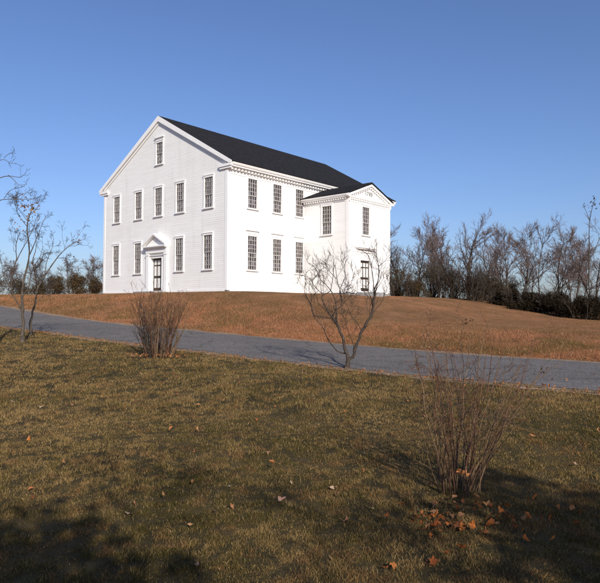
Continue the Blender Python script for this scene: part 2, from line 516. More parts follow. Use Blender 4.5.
loc_ = [window_meshes(GW, GL, 8, crown=True, seed=19 + k, pale=pl) for k, pl in enumerate(
    [(), ((2, 0), (3, 0), (2, 1), (3, 1), (2, 2), (3, 2)), ((2, 0), (3, 0), (2, 1), (3, 1), (2, 2), (3, 2), (3, 3))])]
att = window_meshes(.66, 1.35, 6, cols=3, top_rows=3, crown=True, seed=40)
for k, c in enumerate(g_up): add_window(up[k % 3], (c, 0, ZU), 0)
for k, c in enumerate(g_lo): add_window(lo[(0, 2, 1, 0)[k]], (c, 0, ZLO), 0)
add_window(att, (-6.40, 0, 8.12), 0)
up_l = [window_meshes(GW, GU - .04, 7, seed=60 + k) for k in range(3)]
for k, v in enumerate(lv_all):
    if PV0 - .3 < v < PV1: continue
    add_window(up_l[k % 3], (0, v, ZU + .01), R(90)); add_window(loc_[k % 3], (0, v, ZLO - .02), R(90))

# ---- entrance porch
mb = MB()
PZ = 5.95; PR = 6.93; PC = (PV0 + PV1) / 2; POE = .28
prise = (PR - PZ) / (PC - PV0 + POE)
opL = [op(1.94, 3.63, 1.72)]
opF = [op(8.19, 3.63, 1.72), DOOR_P]
zw = PZ + POE * prise - .12
siding(mb, (0, PV0, 0), (1, 0, 0), (0, -1, 0), PD, .08, [(0, 5.8), (PD, 5.8)], None, opL)
siding(mb, (PD, 0, 0), (0, 1, 0), (1, 0, 0), 0, .08, [(PV0, zw), (PC, zw + prise * (PC - PV0)), (PV1, zw)], None, opF)
siding(mb, (PD, PV1, 0), (-1, 0, 0), (0, 1, 0), PD, .08, [(0, 5.8), (PD, 5.8)], None, [])
mb.build('porch_wall', M['clap'], house)
for cy, sy in ((PV0, 1), (PV1, -1)):
    A = lambda u: PD - u
    B_ = lambda u: cy + sy * u
    pf = [(A(-.022), B_(-.022)), (A(.2), B_(-.022)), (A(.2), B_(.03)), (A(.03), B_(.03)), (A(.03), B_(.18)), (A(-.022), B_(.18))]
    mb = MB(); mb.prism(pf, lambda p, t: (p[0], p[1], t), .06, 5.55)
    mb.build('porch_corner_board', M['trim'], house)
mb = MB()
for bx_ in ((.03, PD - .2, PV0 - .028, PV0 + .02, 0, .14), (PD - .02, PD + .028, PV0 + .18, DOOR_P[0] - .36, 0, .14),
            (PD - .02, PD + .028, DOOR_P[1] + .36, PV1 - .18, 0, .14)):
    mb = MB(); mb.box(*bx_); mb.build('porch_water_table', M['trim'], house)
for cy, sy in ((PV0, -1), (PV1, 1)):
    mb = MB(); md = MB()
    prof = [(0, 5.52), (.025, 5.52), (.025, 5.76), (.2, 5.76), (.2, 5.81), (.25, 5.84), (.28, 5.9), (.28, 5.95), (0, 5.95)]
    mb.prism([(cy + sy * p[0], p[1]) for p in prof], lambda p, t: (t, p[0], p[1]), .0, PD + .16)
    x = .2
    while x < PD:
        ya, yb = sorted((cy + sy * .025, cy + sy * .15))
        md.box(x - .045, x + .045, ya, yb, 5.65, 5.76)
        x += .18
    mb.build('porch_cornice', M['trim'], house); md.build('porch_dentil_course', M['trim'], house)
# horizontal cornice of the pediment on the front
mb = MB(); md = MB()
mb.prism([(PD, 5.52), (PD + .025, 5.52), (PD + .025, 5.76), (PD + .13, 5.76), (PD + .13, 5.81), (PD + .15, 5.86), (PD, 5.86)], lambda p, t: (p[0], t, p[1]), PV0 - .023, PV1 + .023)
y = PV0 + .05
while y < PV1:
    md.box(PD + .025, PD + .11, y - .045, y + .045, 5.65, 5.76); y += .18
mb.build('porch_cornice', M['trim'], house); md.build('porch_dentil_course', M['trim'], house)
# raking cornice and its dentils
for sgn in (1, -1):
    mb = MB(); md = MB()
    def pt(x, dz): return (PC + sgn * x, PR - .1 - prise * x * .96 + dz)
    xe = PC - PV0 + POE
    mb.prism([pt(0, -.0), pt(xe, 0), pt(xe, -.07), pt(xe - .2, -.14), pt(0, -.14)], lambda p, t: (t, p[0], p[1]), PD + .012, PD + .17)
    mb.prism([pt(0, -.145), pt(xe - .62, -.145), pt(xe - .62, -.26), pt(0, -.26)], lambda p, t: (t, p[0], p[1]), PD + .012, PD + .04)
    x = .12
    while x < xe - .6:
        c = pt(x, -.2)
        md.box(PD + .04, PD + .12, c[0] - .045, c[0] + .045, c[1] - .05, c[1] + .055); x += .19
    mb.build('raking_cornice', M['trim'], house); md.build('raking_dentil_course', M['trim'], house)
mb = MB()
prof = [(PV0 - POE - .02, PZ), (PV0 - POE - .02, PZ + .045), (PC, PR + .03), (PV1 + POE + .02, PZ + .045), (PV1 + POE + .02, PZ), (PC, PR - .1)]
mb.prism(prof, lambda p, t: (t, p[0], p[1]), .032, PD + .19)
mb.build('porch_roof', M['roof'], house)
add_window(up[1], (1.94, PV0, 3.63), 0)
add_window(up_l[2], (PD, 8.19, 3.63), R(90))

# date on the pediment
def letters(txt, size, ext, mat, name, parent, loc, rot):
    cu = bpy.data.curves.new(name, 'FONT'); cu.body = txt; cu.size = size; cu.extrude = ext
    cu.align_x = 'CENTER'; cu.align_y = 'CENTER'; cu.offset = .006; cu.space_character = 1.25
    o = bpy.data.objects.new(name, cu); C.objects.link(o)
    bpy.context.view_layer.update()
    me = bpy.data.meshes.new_from_object(o.evaluated_get(bpy.context.evaluated_depsgraph_get()))
    bpy.data.objects.remove(o); bpy.data.curves.remove(cu)
    o = link(name, me, mat, parent, loc); o.rotation_euler = rot
    return o
letters('1785', .34, .012, M['letter'], 'date_numerals', house, (PD + .028, PC - .12, 6.21), (R(90), 0, R(90)))

# ---- doors
def door_meshes(w, h):
    """frame mesh (dark stiles and rails) and pale panels; wall faces -y, origin bottom centre"""
    d = MB(); pnl = MB()
    st = .07
    xs_ = [-w / 2, -w / 6, w / 6, w / 2]
    for i, x in enumerate(xs_):
        xa = x if i == 0 else x - st / 2; xb = x + st if i == 0 else x + st / 2
        if i == 3: xa, xb = x - st, x
        d.box(xa, xb, -.025, .025, 0, h)
    for za, zb in ((0, .20), (h * .40, h * .47), (h * .775, h * .81), (h - .10, h)):
        d.box(-w / 2, w / 2, -.028, .028, za, zb)
    for i in range(3):
        for za, zb in ((.2, h * .40), (h * .47, h * .775), (h * .81, h - .1)):
            pnl.box(xs_[i] + .036, xs_[i + 1] - .036, -.012, .012, za + .001, zb - .001)
    k = MB(); k.box(w / 2 - .15, w / 2 - .11, -.075, -.028, h * .44 - .02, h * .44 + .02)
    return d.mesh('door'), pnl.mesh('panel'), k.mesh('handle')
def add_door(w, h, loc, rz):
    a_, b_, c_ = door_meshes(w, h)
    d = link('door', a_, M['door_dark'], house, loc, rz)
    link('panel', b_, M['door_pale'], d); link('handle', c_, M['granite'], d)
    return d
dw = DOOR_G[1] - DOOR_G[0]
add_door(dw - .02, 2.04, ((DOOR_G[0] + DOOR_G[1]) / 2, .21, .12), 0)
mb = MB()      # gable doorway: recess lining, pilasters, entablature, pediment
x0, x1 = DOOR_G[0], DOOR_G[1]; dt = DOOR_G[3]
mb.box(x0 - .10, x0, -.04, .36, .10, dt); mb.box(x1, x1 + .08, -.04, .36, .10, dt)
mb.box(x0 - .10, x1 + .08, -.045, .36, dt, dt + .14)
mb.box(x0, x1, -.02, .36, .06, .12)
pl0, pl1 = -7.60, -7.30; pr0, pr1 = -5.72, -5.42
mb.box(x1 + .08, pr0, -.03, .02, .1, dt + .14)
for a_, b_ in ((pl0, pl1), (pr0, pr1)):
    mb.box(a_, b_, -.13, .02, .10, 2.50)
    mb.box(a_ - .03, b_ + .03, -.16, .021, .06, .24)
    mb.box(a_ - .03, b_ + .03, -.16, .021, 2.36, 2.42)
mb.box(pl0 - .0, pr1 + .0, -.11, .02, dt + .14, 2.36)
mb.box(pl0 - .01, pr1 + .01, -.145, .02, 2.50, 2.80)
mb.box(pl0 - .06, pr1 + .06, -.30, .02, 2.80, 2.86)
mb.box(pl0 - .10, pr1 + .10, -.36, .02, 2.86, 2.94)
mb.build('doorway_surround', M['trim'], house)
mb = MB()
pc = (pl0 + pr1) / 2; hw = (pr1 - pl0) / 2 + .12
mb.prism([(pc - hw + .15, 2.942), (pc + hw - .15, 2.942), (pc, 3.58)], lambda p, t: (p[0], t, p[1]), -.14, .02)
for sgn in (1, -1):
    mb.prism([(pc, 3.60), (pc + sgn * hw, 2.945), (pc + sgn * hw, 3.03), (pc, 3.72)], lambda p, t: (p[0], t, p[1]), -.37, .021)
mb.build('doorway_pediment', M['trim'], house)
mb = MB()
mb.box(pl0 - .05, pr1 + .05, -1.0, -.02, -1.0, .055); mb.build('door_step', M['granite'], house)
# porch front door
pw_ = DOOR_P[1] - DOOR_P[0]
add_door(pw_ - .02, 1.86, (PD - .06, (DOOR_P[0] + DOOR_P[1]) / 2, .12), R(90))
mb = MB()
y0, y1 = DOOR_P[0], DOOR_P[1]; dt = DOOR_P[3]
mb.box(PD - .12, PD + .04, y0 - .10, y0, .1, dt); mb.box(PD - .12, PD + .04, y1, y1 + .10, .1, dt)
mb.box(PD - .12, PD + .045, y0 - .10, y1 + .10, dt, dt + .14); mb.box(PD - .12, PD + .03, y0, y1, .06, .12)
for a_, b_ in ((y0 - .36, y0 - .10), (y1 + .10, y1 + .36)):
    mb.box(PD - .02, PD + .10, a_, b_, .1, 2.5); mb.box(PD - .021, PD + .13, a_ - .03, b_ + .03, .06, .24); mb.box(PD - .021, PD + .13, a_ - .03, b_ + .03, 2.36, 2.42)
mb.box(PD - .02, PD + .07, y0 - .1, y1 + .1, dt + .14, 2.5)
mb.box(PD - .02, PD + .12, y0 - .38, y1 + .38, 2.5, 2.68)
mb.box(PD - .02, PD + .26, y0 - .44, y1 + .44, 2.68, 2.75); mb.box(PD - .02, PD + .32, y0 - .5, y1 + .5, 2.75, 2.82)
mb.build('porch_doorway_surround', M['trim'], house)
mb = MB(); mb.box(PD + .03, PD + .9, y0 - .4, y1 + .4, -1.0, .05); mb.build('porch_door_step', M['granite'], house)

# ------------------------------------------------------------------ branching plants
class Tubes:
    def __init__(self): self.b = {}
    def add(self, pts, rad, sides):
        self.b.setdefault((len(pts), sides), []).append((np.asarray(pts, float), np.asarray(rad, float)))
    def mesh(self, name, mat):
        VV = []; FF = []; off = 0
        for (n, k), L_ in self.b.items():
            P = np.stack([a for a, _ in L_]); Rr = np.stack([r for _, r in L_])       # (B,n,3) (B,n)
            T = np.gradient(P, axis=1); T /= np.linalg.norm(T, axis=2, keepdims=True) + 1e-9
            m0 = T.mean(1); ref = np.where((np.abs(m0[:, 2:3]) > .8), np.array([[1., 0, 0]]), np.array([[0, 0, 1.]]))
            U = np.cross(T, ref[:, None, :]); U /= np.linalg.norm(U, axis=2, keepdims=True) + 1e-9
            Vv = np.cross(T, U)
            an = np.arange(k) / k * 2 * math.pi
            ring = P[:, :, None, :] + Rr[:, :, None, None] * (U[:, :, None, :] * np.cos(an)[None, None, :, None] + Vv[:, :, None, :] * np.sin(an)[None, None, :, None])
            B = P.shape[0]
            VV.append(ring.reshape(-1, 3))
            id_ = off + np.arange(B * n * k).reshape(B, n, k)
            a_ = id_[:, :-1, :]; b_ = id_[:, 1:, :]
            FF.append(np.stack([a_, np.roll(a_, -1, 2), np.roll(b_, -1, 2), b_], -1).reshape(-1, 4))
            off += B * n * k
        return np_mesh(name, np.concatenate(VV), np.concatenate(FF), mat, True)

def unit(v): return v / (np.linalg.norm(v) + 1e-9)
def perp(d, rng):
    a_ = rng.normal(size=3); return unit(a_ - d * a_.dot(d))

def path(start, d, length, n, wig, up_, rng):
    pts = [np.array(start, float)]; d = unit(d)
    for i in range(n - 1):
        d = unit(d + rng.normal(size=3) * wig + np.array([0, 0, up_]))
        pts.append(pts[-1] + d * length / (n - 1))
    return np.array(pts), d

def at(pts, t):
    x = t * (len(pts) - 1); i = min(int(x), len(pts) - 2); f_ = x - i
    return pts[i] * (1 - f_) + pts[i + 1] * f_, unit(pts[i + 1] - pts[i])

def sprout(T, pts, r0, r1, rng, lev, P):
    """side branches from a polyline"""
    if lev >= len(P['n']): return
    ln = np.linalg.norm(np.diff(pts, axis=0), axis=1).sum()
    k = P['n'][lev]; k = rng.integers(max(1, int(k * .7)), int(k * 1.3) + 2)
    for i in range(k):
        t = P['t0'] + (1 - P['t0']) * ((i + rng.uniform(.1, .9)) / k)
        p, d = at(pts, min(t, .999))
        ang = R(rng.uniform(*P['ang']))
        nd = d * math.cos(ang) + perp(d, rng) * math.sin(ang)
        l_ = ln * rng.uniform(*P['len']) * (1.0 - .45 * t)
        l_ = max(l_, P.get('minl', 0))
        ra = max((r0 * (1 - t) + r1 * t) * P['rr'], P['rmin']); rb = max(ra * .35, P['rmin'] * .7)
        np_ = 6 if lev == 0 else 5 if lev == 1 else 4
        q, _ = path(p, nd, l_, np_, P['wig'], P['up'], rng)
        T[min(lev + 1, len(T) - 1)].add(q, np.linspace(ra, rb, np_), 5 if lev == 0 else 4 if lev == 1 else 3)
        sprout(T, q, ra, rb, rng, lev + 1, P)

def leaf_cloud(pts, size, cols, rng, name, mat, jit=.02, bend=.35):
    """small folded leaves (two triangles... four verts each) at given points"""
    n = len(pts); pts = np.asarray(pts)
    a_ = rng.normal(size=(n, 3)); a_ /= np.linalg.norm(a_, axis=1, keepdims=True)
    b_ = rng.normal(size=(n, 3)); b_ -= a_ * (a_ * b_).sum(1, keepdims=True); b_ /= np.linalg.norm(b_, axis=1, keepdims=True)
    c_ = np.cross(a_, b_)
    sz = size * rng.uniform(.6, 1.35, (n, 1))
    p = pts + rng.normal(size=(n, 3)) * jit
    V = np.stack([p - a_ * sz, p + b_ * sz * .5 + c_ * sz * bend, p + a_ * sz, p - b_ * sz * .5 + c_ * sz * bend], 1).reshape(-1, 3)
    i = np.arange(n) * 4
    F = np.concatenate([np.stack([i, i + 1, i + 2], -1), np.stack([i, i + 2, i + 3], -1)])
    cols = np.asarray(cols); cc = cols[rng.integers(0, len(cols), n)] * rng.uniform(.7, 1.25, (n, 1))
    return np_mesh(name, V, F, mat, False, np.repeat(cc, 4, 0))

# pixel of the photo -> world, used only to read positions off the photograph
CAMZ, FL, PITCH, ROLL = 1.45, 602.7, .029, .0042
_fw = np.array([0, math.cos(PITCH), math.sin(PITCH)]); _r0 = np.array([1., 0, 0]); _u0 = np.cross(_r0, _fw)
_r = math.cos(ROLL) * _r0 + math.sin(ROLL) * _u0; _u = -math.sin(ROLL) * _r0 + math.cos(ROLL) * _u0
def pix(x, y, Yd):
    d = _fw + _r * (x - 300) / FL - _u * (y - 291.5) / FL
    return np.array([0, 0, CAMZ]) + d * (Yd / d[1])

# ------------- the forked sapling by the road
def traced_tree(name, label, cat, Yd, limbs, base, seed, P, mats, group=None, spread=.5, leaves=None):
    """limbs: (photo polyline, r0, r1); the depth of every limb wanders for a round crown"""
    rng = np.random.default_rng(seed)
    gz = h1(*pix(base[0], base[1], Yd)[:2])
    b3 = pix(base[0], base[1], Yd); org = np.array([b3[0], b3[1], gz])
    root = empty(name, tuple(org)); tag(root, label, cat, group)
    Tt = [Tubes(), Tubes()]
    ends = {}
    tips = []
    for li, (pl, r0, r1) in enumerate(limbs):
        key = tuple(pl[0])
        y0 = ends[min(ends, key=lambda k_: (k_[0] - key[0]) ** 2 + (k_[1] - key[1]) ** 2)] if ends else 0.0
        drift = rng.uniform(-1, 1) * spread * (0 if li == 0 else 1)
        pts = []
        n = len(pl)
        for i, (x, y) in enumerate(pl):
            dy = y0 + drift * (i / max(1, n - 1)) + (rng.normal() * .03 if 0 < i else 0)
            ends.setdefault((x, y), dy)
            p = pix(x, y, Yd + dy) - org
            pts.append(p)
        if li == 0: pts[0][2] = -.08
        pts = np.array(pts)
        # resample smoothly
        m = max(6, 2 * n)
        tt = np.linspace(0, n - 1, m); rs = np.stack([np.interp(tt, np.arange(n), pts[:, k]) for k in range(3)], 1)
        rs[1:-1] = rs[1:-1] * .76 + (rs[:-2] + rs[2:]) * .12
        rs[1:-1] += rng.normal(size=(m - 2, 3)) * (r0 * .2 + r1 * .3)
        rad = np.linspace(r0, r1, m) * rng.uniform(.82, 1.2, m)
        if li == 0: rad[0] *= 1.5; rad[1] *= 1.15
        Tt[0].add(rs, rad, 8 if r0 > .02 else 5)
        tw = [Tt[1], Tt[1], Tt[1], Tt[1]]
        if li: sprout(tw, rs, r0, r1, rng, 0, dict(P, t0=.3 if li > 2 else .75))
        tips.append(rs[-1])
    link('trunk', Tt[0].mesh('trunk', mats[0]), None, root)
    link('crown', Tt[1].mesh('crown', mats[1]), None, root)
    if leaves is not None:
        pts, size, cols = leaves
        lp = np.array([pix(x, y, Yd + rng.normal() * .15) - org for x, y in pts])
        link('dry_leaves', leaf_cloud(lp, size, cols, rng, 'dry_leaves', M['leafm'], .03), None, root)
    return root
PT = dict(n=[5, 3, 3], ang=(22, 58), len=(.26, .6), rr=.5, rmin=.0027, wig=.17, up=.10, t0=.3, minl=.15)
limbs = [
 ([(345.6, 375.5), (346.5, 369), (348, 361)], 0.0502, 0.0410),
 ([(348, 361), (346.4, 348), (341.8, 335), (337, 323.6), (332.7, 318)], 0.0328, 0.0237),
 ([(348, 361), (354, 357.5), (354.5, 348), (359, 340), (362, 332), (366, 325), (373.6, 312.5), (374.2, 299), (374, 291)], 0.0328, 0.0201),
 ([(374, 291), (373.5, 284), (372.5, 275), (372, 269), (370, 259), (367, 253), (361, 250)], 0.0128, 0.0055),
 ([(374, 291), (378, 281), (378.8, 273), (379, 266), (377, 260), (376, 252)], 0.0128, 0.0055),
 ([(379, 266), (384, 262), (388, 257), (392, 253)], 0.0064, 0.0036),
 ([(366, 325), (370, 316), (369, 308), (373, 300)], 0.0091, 0.0046),
 ([(332.7, 318), (335.5, 308), (339.5, 309), (342, 302), (340.5, 291.5), (336.6, 279), (335, 265)], 0.0146, 0.0055),
 ([(332.7, 318), (328.8, 312.5), (323.4, 302.5), (321.4, 297), (324, 294), (331, 292.5), (332, 282), (333.4, 272), (334, 259)], 0.0164, 0.0055),
 ([(332.7, 318), (322, 317.5), (313, 315.5), (312, 309), (310, 302), (306, 296), (304, 289), (306, 280), (303, 270)], 0.0137, 0.0046),
 ([(337, 323.6), (337, 313), (336, 303), (333.5, 294), (327, 286), (320, 279), (316, 268), (309, 263)], 0.0137, 0.0046),
 ([(342, 302), (339, 291), (342, 284), (346, 277), (344, 267), (347, 258)], 0.0091, 0.0036),
 ([(341.5, 311), (343, 303), (350, 297), (356, 290)], 0.0082, 0.0036),
 ([(347.2, 353.5), (336, 351.5), (327, 338), (323, 327), (315, 320), (311, 309)], 0.0146, 0.0055),
 ([(362, 332), (357, 322), (352, 318), (348, 308)], 0.0082, 0.0036),
 ([(336, 303), (343, 297), (351, 284), (355, 271)], 0.0073, 0.0036),
 ([(336.6, 279), (329, 271), (325, 262)], 0.0064, 0.0036),
 ([(354.5, 348), (351, 338), (347, 328), (345, 318)], 0.0073, 0.0036),
 ([(373.6, 312.5), (381, 303), (386, 292), (390, 281)], 0.0073, 0.0036),
 ([(328.8, 312.5), (318, 304), (316, 293), (311, 286)], 0.0073, 0.0036),
 ([(323, 294), (315, 288), (310, 278), (300, 274), (297, 285)], 0.0073, 0.0036),
]
traced_tree('sapling', 'small crooked bare tree with forked trunk at the near edge of the road', 'tree', 12.0, limbs, (345.6, 374.5), 4, PT, (M['bark_dark'], M['bark_dark']), None, .55)

# ------------- saplings at the left edge
PS = dict(n=[8, 5, 2], ang=(25, 65), len=(.2, .45), rr=.5, rmin=.0036, wig=.2, up=.06, t0=.3, minl=.1)
l1 = [
 ([(22.5, 339), (22.6, 326), (22.4, 312), (22.0, 298)], .050, .036),
 ([(22.0, 298), (22.8, 284), (25.5, 272), (29.5, 255), (28.5, 240), (26.6, 226), (30, 212), (33, 204)], .032, .010),
 ([(22.4, 312), (15.5, 300), (10.5, 288), (12, 274), (16.5, 261), (15, 245), (20, 232)], .022, .008),
 ([(29.5, 255), (36, 240), (40, 228), (46, 216)], .014, .005),
 ([(16.5, 261), (24, 246), (31, 234), (36, 220)], .013, .005),
 ([(22.0, 298), (30, 284), (31, 270), (40, 258), (43, 246)], .014, .005),
 ([(26.6, 226), (18, 215), (15, 203), (12, 196)], .010, .004),
 ([(10.5, 288), (3, 276), (2, 262), (-4, 250)], .011, .004),
]
rngl = np.random.default_rng(8)
lf = [(rngl.normal(29, 5), rngl.normal(207, 5)) for _ in range(46)] + [(rngl.normal(24, 8), rngl.normal(222, 9)) for _ in range(18)]
LCOL = [(.16, .075, .03), (.24, .11, .045), (.11, .055, .03), (.30, .16, .07)]
traced_tree('sapling', 'leaning bare sapling with a few brown leaves at its top, left edge of lawn', 'tree', 17.0, l1, (22.5, 338), 11, PS, (M['bark'], M['bark_dark']), None, .6, (lf, .045, LCOL))
l2 = [
 ([(30, 330), (31, 319), (34.7, 306)], .042, .034),
 ([(34.7, 306), (36.5, 296), (37.7, 287), (45, 276), (56.5, 258), (68, 246), (80, 240)], .028, .007),
 ([(37.7, 287), (34, 272), (32, 262), (37, 246), (35, 232)], .018, .006),
 ([(45, 276), (46, 262), (52, 250), (54, 238)], .013, .005),
 ([(56.5, 258), (64, 258), (71, 260)], .008, .004),
 ([(34.7, 306), (42, 296), (50, 290), (58, 281)], .010, .004),
]
lf2 = [(rngl.normal(77, 3), rngl.normal(241, 2)) for _ in range(12)] + [(rngl.normal(70, 1.5), rngl.normal(259, 2)) for _ in range(4)]
traced_tree('sapling', 'slender bare sapling reaching right over the road, beside the leafier sapling', 'tree', 19.2, l2, (30, 330.5), 12, PS, (M['bark'], M['bark_dark']), None, .5, (lf2, .04, LCOL))

# ------------- general bare tree
def bare_tree(name, base, height, seed, label=None, cat='tree', group=None, trunk_r=.12, P=None, lean=(0, 0), stems=1, mats=None, sinkr=None):
    rng = np.random.default_rng(seed)
    P = P or dict(n=[11, 8, 7], ang=(20, 50), len=(.36, .66), rr=.5, rmin=.0095, wig=.16, up=.08, t0=.22, minl=.3)
    root = empty(name, base)
    if label: tag(root, label, cat, group)
    Tt = [Tubes(), Tubes()]
    for k in range(stems):
        d0 = np.array([lean[0] + rng.normal() * .10 * (1 + stems * .6), lean[1] + rng.normal() * .10, 1])
        st = np.array([rng.normal() * .12 * (stems > 1), rng.normal() * .12 * (stems > 1), -.25])
        n = 10
        q, _ = path(st, d0, height * rng.uniform(.8, 1.0) + .25, n, .09, .02, rng)
        rad = np.linspace(trunk_r, trunk_r * .12, n) * (1 if k == 0 else .75)
        rad[0] *= 1.3
        Tt[0].add(q, rad, 7)
        sprout([None, Tt[0], Tt[1], Tt[1]], q, rad[0], rad[-1], rng, 0, P)
    mm = mats or (M['bark_dark'], M['twig_far'])
    link('trunk', Tt[0].mesh('trunk', mm[0]), None, root)
    link('crown', Tt[1].mesh('crown', mm[1]), None, root)
    return root
def ptop(ytop, Yd, x=450): return float(pix(x, ytop, Yd)[2])
def gpos(x, Yd):
    p = pix(x, 300, Yd); return (float(p[0]), float(p[1]), h1(p[0], p[1]))

protos = []
rt = random.Random(3)
bg = [  # photo column, distance, top row, stems, lean, label
 (400, 52, 226, 1, -.05, 'bare tree half hidden by the white porch wall, nearest the meeting house'),
 (419, 49, 218, 1, .0, 'tall slender bare tree a little right of the meeting house'),
 (437, 56, 230, 2, .05, 'low twiggy bare tree between the slender tree and the broad dark tree'),
 (452, 53, 224, 1, -.06, 'bare tree leaning left just left of the broad dark tree'),
 (468, 47, 217, 1, .0, 'broad dark bare tree with thick straight trunk, the tallest right of the meeting house'),
 (486, 55, 236, 2, .04, 'short thin bare tree right of the broad dark tree'),
 (509, 45, 226, 2, -.10, 'twin-stemmed bare tree leaning left above the dark hedge'),
 (520, 47, 228, 1, .08, 'curved bare tree leaning right beside the twin-stemmed tree'),
 (540, 51, 232, 2, .0, 'pale many-stemmed bare tree behind the middle of the dark hedge'),
 (556, 46, 234, 1, .05, 'dense twiggy bare tree above the right half of the hedge'),
 (573, 49, 236, 2, -.04, 'bushy bare tree near the right end of the hedge'),
 (592, 45, 232, 2, .04, 'bare tree at the right edge of the picture above the hedge'),
]
GB = 'bare trees on the rise right of the meeting house'
for i, (x, Yd, yt, ns, ln, lab) in enumerate(bg):
    b_ = gpos(x, Yd); hgt = ptop(yt, Yd, x) - b_[2]
    bare_tree('bare_tree', b_, hgt * (.86, .86, .9, .9, .98, 1, .95, .95, 1, 1, 1, 1)[i], 100 + i, lab, 'tree', GB, .13 if i in (4,) else .085, None, (ln, 0), ns)
# a thinner row further back
PF = dict(n=[10, 8, 5], ang=(25, 60), len=(.38, .6), rr=.5, rmin=.013, wig=.16, up=.05, t0=.15, minl=.35)
for i, (x, Yd, yt) in enumerate([(410, 66, 238), (446, 70, 240), (478, 68, 242), (497, 72, 246), (530, 66, 244), (563, 70, 246), (606, 64, 240), (585, 74, 244)]):
    b_ = gpos(x, Yd); hgt = ptop(yt, Yd, x) - b_[2]
    bare_tree('bare_tree', b_, hgt, 150 + i, 'hazy bare tree in the back row right of the meeting house', 'tree', 'back row of bare trees right of the meeting house', .08, PF, (0, 0), 2)
# left, far behind the saplings
for i, (x, Yd, yt) in enumerate([(12, 70, 262), (40, 72, 264), (72, 68, 264), (92, 66, 262), (104, 70, 266), (-12, 66, 258)]):
    b_ = gpos(x, Yd); hgt = ptop(yt, Yd, x) - b_[2]
    bare_tree('bare_tree', b_, max(hgt, 1.5), 180 + i, 'low bare tree on the skyline left of the meeting house', 'tree', 'bare trees on the skyline left of the meeting house', .06, PF, (0, 0), 2)

# ------------- evergreen and brush
def evergreen(name, base, size, seed, label, cat, group=None, n=3500, leaf=.09, cols=None, tall=False, part='foliage', twiggy=0):
    rng = np.random.default_rng(seed)
    root = empty(name, base); tag(root, label, cat, group)
    sx, sy, sz = size
    pts = []
    nb = max(14, int(16 * sx * sz / 3))
    lob = []
    for k in range(nb):
        t = rng.uniform(.12, .9) ; ang = rng.uniform(0, 6.28)
        rr = rng.uniform(.1, .75) * (1 - .75 * max(0, t - .35)) * (1 - t * .5 if tall else 1)
        lob.append((math.cos(ang) * rr * sx / 2, math.sin(ang) * rr * sy / 2, t * sz * rng.uniform(.85, 1.05), rng.uniform(.14, .30) * min(sx, sz) * (.75 if tall else 1)))
    w = np.array([l_[3] ** 2 for l_ in lob]); w /= w.sum()
    ch = rng.choice(nb, n, p=w)
    d = rng.normal(size=(n, 3)); d /= np.linalg.norm(d, axis=1, keepdims=True)
    rad = rng.uniform(.55, 1.12, (n, 1))
    lob = np.array(lob)
    p = lob[ch, :3] + d * rad * lob[ch, 3:4] * np.array([1, 1, .9])
    p[:, 2] = np.maximum(p[:, 2], .03)
    cols = cols or [(.022, .032, .012), (.035, .048, .016), (.05, .055, .02), (.03, .03, .014)]
    link(part, leaf_cloud(p, leaf, cols, rng, part, M['ever'], .03, .2), None, root)
    T = Tubes()
    for l_ in lob:
        q, _ = path((l_[0] * .1, l_[1] * .1, -.15), np.array([l_[0], l_[1], l_[2] + .15]), np.linalg.norm(l_[:3]) + .1, 5, .05, 0, rng)
        T.add(q, np.linspace(.03, .008, 5), 4)
    for k in range(twiggy):
        a_ = rng.uniform(0, 6.28); rr = rng.uniform(0, .42)
        q, _ = path((math.cos(a_) * rr * sx * .8, math.sin(a_) * rr * sy * .8, -.1), np.array([math.cos(a_) * rr * .8, math.sin(a_) * rr * .8, 1]), sz * rng.uniform(.7, 1.45), 6, .12, .02, rng)
        T.add(q, np.linspace(.022, .009, 6), 4)
        sprout([T, T, T], q, .02, .009, rng, 0, dict(n=[7, 5], ang=(20, 60), len=(.25, .5), rr=.5, rmin=.0085, wig=.18, up=.05, t0=.25, minl=.2))
    link('stem', T.mesh('stem', M['bark_dark']), None, root)
    return root
BR = [(.07, .045, .022), (.10, .062, .03), (.05, .036, .018), (.055, .05, .02)]
BD = [(.035, .024, .014), (.05, .034, .018), (.028, .02, .012)]
DK = [(.016, .012, .008), (.024, .018, .011), (.034, .025, .014)]
for i, (x, Yd, yt, wpx, lab) in enumerate([
   (512, 43, 299, 34, 'dark low bush at the left end of the hedge'),
   (535, 41, 296, 40, 'dark rounded bush second from the left end of the hedge'),
   (560, 40, 297, 40, 'dark rounded bush in the right half of the hedge'),
   (586, 38, 299, 44, 'dark bush filling the right end of the hedge')]):
    b_ = gpos(x, Yd); hgt = max(ptop(yt, Yd, x) - b_[2], 1.0)
    evergreen('hedge_bush', b_, (wpx / FL * Yd * 1.7, 2.6, hgt * 1.15), 300 + i, lab, 'bush', 'dark bushes forming the hedge on the right', 15000, .05, DK, twiggy=14)
for i, (x, Yd, yt, wpx, lab, cl) in enumerate([
   (397, 46, 268, 26, 'rusty leafy bush against the right side of the porch', BR),
   (415, 45, 282, 30, 'brown low bush in front of the tall slender bare tree', BR),
   (433, 47, 268, 26, 'brown brush clump left of the broad dark tree', BR),
   (453, 45, 272, 30, 'dark brush clump touching the broad dark tree on its left', BD),
   (475, 44, 276, 30, 'darkest dense brush at the foot of the broad dark tree', BD),
   (483, 50, 276, 34, 'dark brush behind the broad dark tree on its right', BD),
   (510, 50, 284, 34, 'low brown brush behind the twin-stemmed tree', BR),
   (495, 46, 284, 30, 'brown brush clump between broad dark tree and hedge', BR)]):
    b_ = gpos(x, Yd); hgt = max(ptop(yt, Yd, x) - b_[2], 1.0)
    evergreen('brush_clump', b_, (wpx / FL * Yd * 1.45, 2.4, hgt * 1.1), 320 + i, lab, 'bush', 'brush under the bare trees on the right', 3800, .04, cl, twiggy=30)
